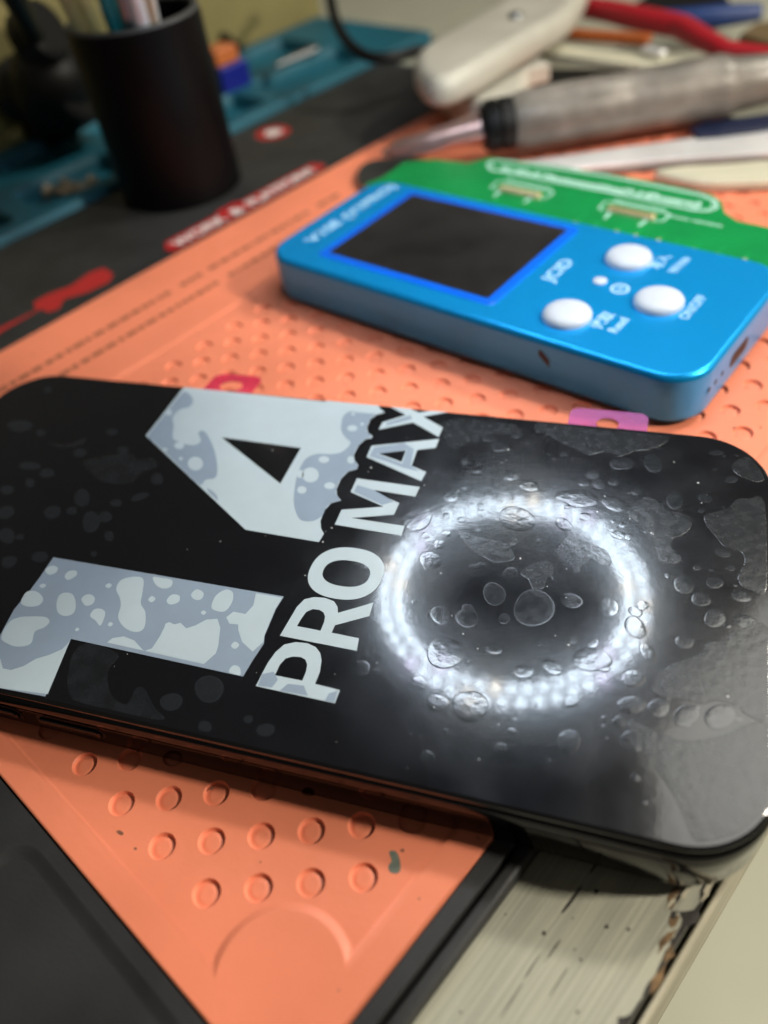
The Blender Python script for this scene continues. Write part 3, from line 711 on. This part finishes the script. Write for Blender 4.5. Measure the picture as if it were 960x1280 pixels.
for cx_, cy_, mm_ in ((650, 238, 'pcb_edge'), (789, 264, 'gold')):
    p = V(cx_, cy_, PZ+.8); x0, y0 = ((p-DCN).dot(DA), (p-DCN).dot(DB))
    mb = MB(); mb.loft([(x0+x, y0+y) for x, y in rrect(6.2, 1.05, .3, 3)], [(0, PZ), (0, PZ+.7), (.2, PZ+.9)], M['beige'], fn=fnD)
    mb.loft([(x0+x, y0+y) for x, y in rrect(5.4, .4, .2, 3)], [(0, PZ+.85), (0, PZ+1.0)], M[mm_], fn=fnD, cap0=False)
    mb.build('connector', board)

# ------------------------------------------------------------------ tools beyond the tester
def pxpoly(l, z): return [V(x, y, z) for x, y in l]
def flat_tool(name, label, cat, l, z0, z1, m, bev=.4, smooth=0, group=None, part=None):
    p = [Vector(q[:2]) for q in pxpoly(l, z1)]
    if smooth: p = cr_smooth(p, smooth)
    c = sum(p, Vector((0, 0)))/len(p); mb = MB(); mb.prism(p, z0, z1, m, bev)
    o = mb.build(name, origin=(c.x, c.y, z0)); return tag(o, label, cat, group)
# steel spudger
sp = thing('steel_spatula', 'long shiny flat steel blade with a rounded grey tip under the green board', 'spatula', V(700, 205, 0))
mb = MB(); mb.prism([Vector(q[:2]) for q in pxpoly([(560, 216), (640, 203), (760, 186), (880, 170), (975, 158), (975, 189), (860, 196), (740, 207), (660, 218), (560, 232)], 2.4)], 1.0, 2.4, M['steel'], .35); mb.build('blade', sp)
mb = MB(); mb.prism(cr_smooth([Vector(q[:2]) for q in pxpoly([(446, 217), (456, 203), (490, 196), (530, 198), (562, 212), (562, 234), (530, 238), (480, 236), (452, 231)], 2.2)], 3), .9, 2.2, M['steel_dark'], .3); mb.build('tip', sp)
mb = MB(); mb.prism([Vector(q[:2]) for q in pxpoly([(862, 160), (880, 152), (975, 140), (975, 158), (900, 168), (872, 170)], 3.4)], 2.45, 3.4, M['navy'], .3); mb.build('grip_sleeve', sp)
mb = MB(); mb.prism([Vector(q[:2]) for q in pxpoly([(648, 214), (740, 211.5), (860, 202), (975, 196), (975, 199), (860, 206), (745, 215), (655, 221)], .7)], .05, .7, M['handle_grey'], .1); mb.build('lower_blade', sp)
flat_tool('plastic_pry_tool', 'pale cream tool end with a rounded tip lying below the steel blade', 'pry tool', [(818, 213), (850, 207), (905, 204), (975, 200), (975, 222), (920, 226), (880, 226), (845, 221)], .1, 2.6, M['cream'], .7, 4)
# screwdriver
sd = thing('screwdriver', 'worn grey barrel screwdriver with a dark collar and thin chrome shaft', 'screwdriver', V(780, 150, 0))
ha, hb = V(640, 153, 11), V(905, 108, 11); hdir = (hb-ha).normalized()
mb = MB(); mb.rod([(0, 7.6), (.02, 8.2), (.06, 8.7), (.3, 8.9), (.5, 9.0), (.53, 8.6), (.56, 9.0), (.94, 9.3), (.97, 9.5), (1, 9.0)], ha, hb, M['handle_grey']); mb.build('handle', sd)
mb = MB(); mb.rod([(0, 9.0), (.08, 8.0), (.3, 7.2), (1, 7.0)], hb, hb+hdir*40, M['handle_grey']); mb.build('handle_cap', sd)
mb = MB(); mb.rod([(0, 6.0), (.15, 7.4), (.45, 7.8), (.5, 6.8), (.56, 6.8), (.6, 7.7), (1, 7.6)], ha-hdir*9.5, ha, M['black']); mb.build('collar', sd)
mb = MB(); sa = V(478, 192, 6.5); mb.rod([(0, 1.0), (.10, 1.7), (.14, 2.6), (.5, 3.3), (1, 4.2)], sa, ha-hdir*9.4, M['chrome']); mb.build('shaft', sd)
# white clamp
wc = thing('spring_clamp', 'off white plastic clamp with a broad rounded arm, behind the grey screwdriver', 'clamp', V(600, 120, 0))
A0 = V(530, 78, 20); A1 = V(720, -28, 24)
up_o = cr_smooth([Vector(V(x, y, 23)[:2]) for x, y in ((516, 78), (524, 58), (556, 38), (610, 8), (665, -26), (735, -36), (722, 2), (690, 26), (640, 54), (575, 92), (535, 98))], 3)
p = [tuple(q) for q in up_o]; p = p if area(p) > 0 else p[::-1]
mb = MB(); mb.loft(p, [(3.0, 13.5), (.8, 14.5), (0, 16), (0, 19.5), (.8, 21.6), (2.6, 22.9), (4.2, 23.2)], M['white_pl']); mb.build('upper_arm', wc)
lo_o = cr_smooth([Vector(V(x, y, 12)[:2]) for x, y in ((545, 96), (570, 78), (620, 62), (662, 66), (658, 100), (648, 116), (618, 130), (585, 124))], 3)
p = [tuple(q) for q in lo_o]; p = p if area(p) > 0 else p[::-1]
mb = MB(); mb.loft(p, [(2.5, .1), (.6, 1.2), (0, 3), (0, 8.5), (.8, 10.8), (2.4, 12)], M['white_pl']); mb.build('lower_jaw', wc)
mb = MB(); pc = V(645, 22, 23)
mb.rod([(0, 2.6), (.8, 2.6), (1, 2.0)], pc-Vector((0, 0, 2)), pc+Vector((0, 0, 1.6)), M['steel_dark'], n=16); mb.build('pivot_pin', wc)
mb = MB(); mb.rod([(0, 2), (.1, 3.0), (.9, 3.0), (1, 2)], V(612, 133, 4.5), V(655, 117, 4.5), M['cream']); mb.build('jaw_pad', wc)
# clutter at the upper right
def bar(name, label, cat, a, b, z, wpx, hgt, m, bev=.5):
    a, b = V(*a, z), V(*b, z); d = (b-a); c = (a+b)/2; ex = d/2; n = Vector((-d.y, d.x, 0)).normalized()*(wpx/2)
    mb = MB(); mb.box((c.x, c.y, z-hgt/2), ex, n, (0, 0, hgt/2), m, min(bev, hgt*.4))
    o = mb.build(name, origin=(c.x, c.y, z-hgt)); return tag(o, label, cat)
bar('plastic_ruler', 'long pale cream strip lying behind the grey screwdriver', 'strip', (655, 55), (885, 86), 9, 10, 2.5, M['cream'])
bar('black_file', 'flat black bar lying between the two cream strips', 'file', (650, 95), (880, 98), 4.5, 17, 3, M['black'])
bar('cream_stick', 'short cream stick nearest the top of the grey screwdriver', 'stick', (640, 68), (668, 84), 12, 12, 6, M['white_pl'])
bar('brown_strip', 'narrow orange brown strip below the red handle', 'strip', (690, 36), (812, 44), 9, 6, 3, M['rust'])
bar('silver_bit', 'small shiny silver bit beside the cream strip', 'bit', (805, 57), (830, 63), 12, 3, 2, M['steel'])
mb = MB(); pth = [V(x, y, z) for x, y, z in ((722, 8, 9), (760, 14, 9), (805, 24, 9), (850, 33, 9), (880, 50, 9), (905, 62, 9), (940, 66, 9), (990, 72, 9))]
pl = thing('pliers', 'red handled pliers lying across the clutter at the upper right', 'pliers', pth[3])
sm = []
for i in range(len(pth)-1):
    for k in range(5): sm.append(pth[i].lerp(pth[i+1], k/5))
mb.tube(sm, [4.2+1.1*math.sin(i*.13+.3) for i in range(len(sm))], M['red_pl'], flat=.8); mb.build('handle', pl)
mb = MB(); mb.tube([V(725, 9, 9), V(700, 4, 9), V(680, 5, 9)], [3.0, 2.6, 1.6], M['steel_dark'], flat=.7); mb.build('jaw', pl)
mb = MB(); mb.tube([V(x, y, z) for x, y, z in ((800, 24, 5), (845, 25, 5), (900, 20, 5), (950, 15, 5))], [4.6, 5.6, 5.8, 4.2], M['blue_pl'], flat=.7)
tag(mb.build('rubber_grip_tool', origin=V(880, 22, 0)), 'dark blue rubber tool handle behind the red pliers', 'tool handle')
flat_tool('cardboard_piece', 'brown cardboard piece at the right edge below the blue handle', 'cardboard', [(925, 42), (945, 28), (1000, 22), (1000, 60), (960, 52)], 0, 8, M['brown'], .5)
flat_tool('black_pouch', 'dark grey flat pouch at the very top beyond the blue handle', 'pouch', [(790, 8), (830, -14), (905, -8), (905, 8), (860, 14)], -4.9, 3, M['black'], 1.0, 3)

# ------------------------------------------------------------------ trays, cup and the rest at the upper left
tray = thing('parts_tray', 'teal silicone parts tray with open compartments along the back of the mat', 'tray', W(120, 212, DZ))
TZ = 1.5; T0, T1, TS0, TS1 = 177.5, 250.0, -60.0, 256.0
mb = MB(); to = [(TS0, T0), (TS1, T0), (TS1, T1), (TS0, T1)]
pk = []
s_ = TS0+7
for i, w_ in enumerate((50, 58, 46, 62, 58)):
    pk.append([(x+s_+w_/2-3, y+196) for x, y in rrect(w_/2-3, 11.5, 4, 4)]); pk.append([(x+s_+w_/2-3, y+229) for x, y in rrect(w_/2-3, 14, 4, 4)]); s_ += w_+2.5
mb.fill(inset(to, .6), TZ, M['teal'], holes=pk, fn=fnW)
mb.loft(to, [(0, DZ+.02), (0, TZ-.6), (.6, TZ)], M['teal'], cap0=False, cap1=False, fn=fnW)
for p in pk: mb.loft(p, [(0, TZ), (.4, TZ-.3), (.8, TZ-5)], M['teal'], cap0=False, fn=fnW)
mb.build('tray_body', tray)
mb = MB()
for i in range(26):
    p = V(90+random.uniform(-34, 30), 236+random.uniform(-10, 10), -2); q = p+Vector((random.uniform(-3, 3), random.uniform(-3, 3), 1.2))
    mb.rod([(0, 1.5), (.3, 1.5), (.31, .8), (1, .6)], p, q, M['screws'], n=8)
o = mb.build('screw_pile', origin=V(90, 236, -3)); tag(o, 'loose pile of brassy screws in the near left tray compartment', 'screws'); o['kind'] = 'stuff'
bx = thing('small_box', 'small deep blue box with an orange lid beside the black cup', 'box', V(285, 118, -3))
c = V(287, 104, 3); mb = MB(); mb.box(c, D2*7, N2*5.5, (0, 0, 8), M['deep_blue'], .6); mb.build('box_body', bx)
mb = MB(); mb.box(c+Vector((0, 0, 11.2))-D2*1.5, D2*5.5, N2*4.5, (0, 0, 3.1), M['orange_pl'], .6); mb.build('lid', bx)
tag(MB().tube([V(248, 20, 8), V(270, 40, 8), V(296, 60, 6)], 2.6, M['black']).build('black_stick', origin=V(270, 40, 0)), 'thin black stick lying behind the small blue box', 'stick')
mb = MB(); mb.loft([(-80, 253), (262, 253), (262, 330), (-80, 330)], [(0, DZ+.02), (0, 74), (1, 75)], M['olive'], fn=fnW, smooth=False)
tag(mb.build('storage_box', origin=W(90, 290, DZ)), 'olive yellow box standing behind the teal tray', 'box')
# tweezers in the tray
tag(MB().tube([V(345, 82, 3), V(372, 70, 3), V(396, 60, 4)], [1.2, 2.0, 2.4], M['steel_dark'], flat=.6).build('tweezers', origin=V(370, 70, 0)), 'dark steel tweezers lying in the far tray compartment', 'tweezers')
cab = [V(x, y, z) for x, y, z in ((409, -40, 32), (412, -10, 30), (417, 18, 26), (427, 42, 22), (442, 60, 19), (462, 71, 17), (490, 72, 16), (520, 64, 15), (545, 54, 14))]
sm = cr_smooth(cab, 5)[:(len(cab)-1)*5+1]
sm = [p for p in sm][5:-5] if False else sm
tag(MB().tube(sm, 2.0, M['black']).build('cable', origin=V(442, 60, 0)), 'black cable looping down in front of the cream bench', 'cable')
# cup
CUP = W(98.0, 156.0, zb); CRAD, CH = 20.0, 52.0
cup = thing('tool_cup', 'black cylindrical cup full of pens and tools at the upper left', 'cup', CUP)
mb = MB(); mb.rod([(0, CRAD-1), (.015, CRAD), (.95, CRAD), (.985, CRAD-.2)], CUP, CUP+Vector((0, 0, CH)), M['cup'], n=56, caps=False)
mb.add([CUP+Vector((CRAD*math.cos(.1122*i), CRAD*math.sin(.1122*i), .1)) for i in range(56)], [tuple(range(55, -1, -1))], M['cup'])
mb.rod([(.98, CRAD-2.2), (.05, CRAD-2.4)], CUP, CUP+Vector((0, 0, CH)), M['cup'], n=56, caps=False)
mb.build('cup_body', cup)
mb = MB(); mb.rod([(.984, CRAD-.2), (1.0, CRAD-.5), (1.0, CRAD-1.9), (.979, CRAD-2.2)], CUP, CUP+Vector((0, 0, CH)), M['cup_rim'], n=56, caps=False); mb.build('rim', cup)
HGT = 118
def cup_tool(name, label, cat, px, r, m, flat=1.0, h=HGT, tilt=(0, 0), tip=None):
    b = V(px, 30, CH)
    d = (b-CUP); d.z = 0
    if d.length > CRAD-4.0: d = d.normalized()*(CRAD-4.0)
    a = CUP+d*.55+Vector((0, 0, 2.5)); t_ = CUP+d*1.0+Vector((0, 0, CH)); q = a+(t_-a)*(h/CH)
    mb = MB(); mb.rod([(0, r*.6), (.08, r), (.9, r), (1, r*.5)], a, q, m, n=16, flat=flat)
    return tag(mb.build(name, origin=a), label, cat, 'tools standing in the black cup')
cup_tool('wooden_spatula', 'khaki flat strip leftmost in the black cup', 'strip', 103, 3.2, M['khaki'], .4)
cup_tool('bamboo_stick', 'pale khaki stick beside the leftmost strip in the cup', 'stick', 121, 2.4, M['yellow_pale'], .5, 112)
cup_tool('teal_pen', 'teal pen standing in the black cup', 'pen', 145, 2.5, M['teal_pl'])
cup_tool('steel_tweezers', 'steel tweezers upright in the black cup right of the teal pen', 'tweezers', 164, 2.2, M['steel_dark'], .6, 110)
cup_tool('steel_probe', 'shiny steel rod between the dark tweezers and the tan brush handle in the cup', 'rod', 180, 2.6, M['steel'])
cup_tool('tan_brush', 'tan wooden brush handle in the black cup', 'brush', 197, 2.2, M['tan'], 1, 124)
cup_tool('silver_pick', 'thin silver pick rightmost in the black cup', 'pick', 209, 1.6, M['steel'], 1, 108)
# black stand at the far left
stn = thing('adjustable_stand', 'black jointed stand with round clamp knobs at the upper left edge', 'stand', V(62, 158, 0))
bs = V(60, 158, 2)
mb = MB(); bA = V(66, 150, 8); bB = V(50, 66, 34)
mb.rod([(0, 8), (.08, 13), (.3, 15), (.7, 14), (.93, 11), (1, 6)], V(70, 140, 10), V(56, 70, 32), M['black']); 
mb.build('clamp_body', stn)
for q, z, r in (((88, 128), 15, 9.5), ((24, 112), 20, 10.5), ((48, 44), 38, 10.0)):
    mb = MB(); p = V(*q, z); ax = (RX*.75+Vector((0, 0, .2))-FX*.3).normalized()
    pr = [(0, r*.8), (.1, r), (.9, r), (1, r*.8)]; mb.rod(pr, p-ax*6, p+ax*6, M['black'], n=20); mb.build('knob', stn)
mb = MB(); mb.rod([(0, 3.5), (1, 3.5)], V(46, 50, 36), V(4, -30, 70), M['black']); mb.build('post', stn)
mb = MB(); mb.rod([(0, 9), (.1, 10), (1, 8)], V(62, 160, 1.6), V(66, 148, 9), M['black']); mb.build('foot', stn)
tag(MB().rod([(0, 3), (1, 3)], V(22, 172, 3), V(-10, 70, 24), M['yellow_pale'], flat=.5).build('yellow_stick', origin=V(20, 172, 3)), 'pale yellow flat stick leaning at the far left edge', 'stick')
tag(MB().rod([(0, 3), (1, 3)], V(58, 22, 16), V(38, -30, 40), M['green_pl']).build('green_marker', origin=V(58, 22, 10)), 'green marker standing behind the black stand', 'marker')

# ------------------------------------------------------------------ ring light of the microscope above the bench (seen in the film)
RC = Vector((25.5, 79.0, 113.0)); RR = 38.2
rl = thing('microscope', 'black microscope head whose white ring light is mirrored as a bright ring on the phone', 'microscope', RC)
mb = MB(); n = 64
prof = [(RR-7, 0), (RR-7, 14), (RR+7, 14), (RR+7, -.6), (RR+5.5, 0), (RR-5.5, 0)]
vs = []; fs = []
for r, z in prof: vs += [RC+Vector((r*math.cos(2*math.pi*i/n), r*math.sin(2*math.pi*i/n), z)) for i in range(n)]
for j in range(len(prof)):
    for i in range(n):
        a = j*n+i; b = j*n+(i+1) % n; c_ = ((j+1) % len(prof))*n
        fs.append((a, b, c_+(i+1) % n, c_+i))
mb.add(vs, fs, M['housing'], False); mb.build('lamp_housing', rl)
mb = MB(); mb.rod([(0, 20), (.3, 22), (.32, 30), (1, 34)], RC+Vector((0, 0, 12)), RC+Vector((0, 0, 150)), M['housing'], n=40); mb.build('lens_barrel', rl)
mb = MB(); hc = Vector((37, 90, 262)); mb.rod([(0, 44), (.08, 50), (.9, 50), (1, 46)], hc, hc+Vector((0, 0, 40)), M['housing'], n=48); mb.build('head', rl)
NL = 50; led0 = {}
for i in range(NL*2):
    row = i // NL; a = 2*math.pi*(i % NL+.5*row)/NL; rr = RR-2.3+4.6*row
    p = RC+Vector((rr*math.cos(a), rr*math.sin(a), -.5))
    kind = ('led', 'led', 'led_warm', 'led', 'led_violet', 'led')[(i*7) % 6 if i % 4 else 0]
    if kind not in led0:
        mb = MB(); mb.rod([(0, 1.65), (.6, 1.55), (1, 1.0)], p, p-Vector((0, 0, 1.0)), M[kind], n=12)
        led0[kind] = mb.build('diode', rl, origin=p); led0[kind].location = (p-RC)*MM
    else:
        o = led0[kind].copy(); COL.objects.link(o); o.parent = rl; o.location = (p-RC)*MM

# ------------------------------------------------------------------ lights
def lamp(name, loc, target, size, power, col, size_y=None):
    l = bpy.data.lights.new(name, 'AREA'); l.energy = power; l.color = col; l.size = size*MM
    if size_y: l.shape = 'RECTANGLE'; l.size_y = size_y*MM
    o = bpy.data.objects.new(name, l); COL.objects.link(o); o.location = Vector(loc)*MM
    o.rotation_euler = (Vector(target)-Vector(loc)).to_track_quat('-Z', 'Y').to_euler(); return o
lamp('desk_lamp', (400, 45, 285), (60, 0, 0), 36, 1.95, (1.0, .93, .78))
lamp('room_lamp', (400, 370, 490), (60, 0, 0), 50, 2.1, (1.0, .95, .80))
lamp('ceiling_lamp', (470, 590, 1150), (300, 300, 0), 640, 3.4, (1.0, .98, .90), 460)
w = bpy.data.worlds.new('World'); S.world = w; w.use_nodes = True
bg = w.node_tree.nodes['Background']; bg.inputs['Color'].default_value = (1.0, .93, .78, 1); bg.inputs['Strength'].default_value = .06

# ------------------------------------------------------------------ camera object
cd = bpy.data.cameras.new('Camera'); co = bpy.data.objects.new('Camera', cd); COL.objects.link(co)
from mathutils import Matrix
rm = Matrix((RX, UX, -FX)).transposed().to_4x4(); rm.translation = CAM*MM; co.matrix_world = rm
cd.sensor_fit = 'VERTICAL'; cd.sensor_height = 36.0; cd.lens = FPX/1280*36.0
cd.clip_start = .005; cd.clip_end = 50
cd.dof.use_dof = True; cd.dof.focus_distance = (V(520, 740, TOP)-CAM).dot(FX)*MM; cd.dof.aperture_fstop = cd.lens/3.0
S.camera = co
S.view_settings.view_transform = 'Standard'; S.view_settings.look = 'None'; S.view_settings.exposure = 0; S.view_settings.gamma = 1
S.render.engine = 'CYCLES'
try:
    S.cycles.use_denoising = True; S.cycles.denoiser = 'OPENIMAGEDENOISE'
    S.cycles.sample_clamp_indirect = 6.0; S.cycles.max_bounces = 8
except Exception: pass
for o in bpy.data.objects:
    if '_o' in o: del o['_o']
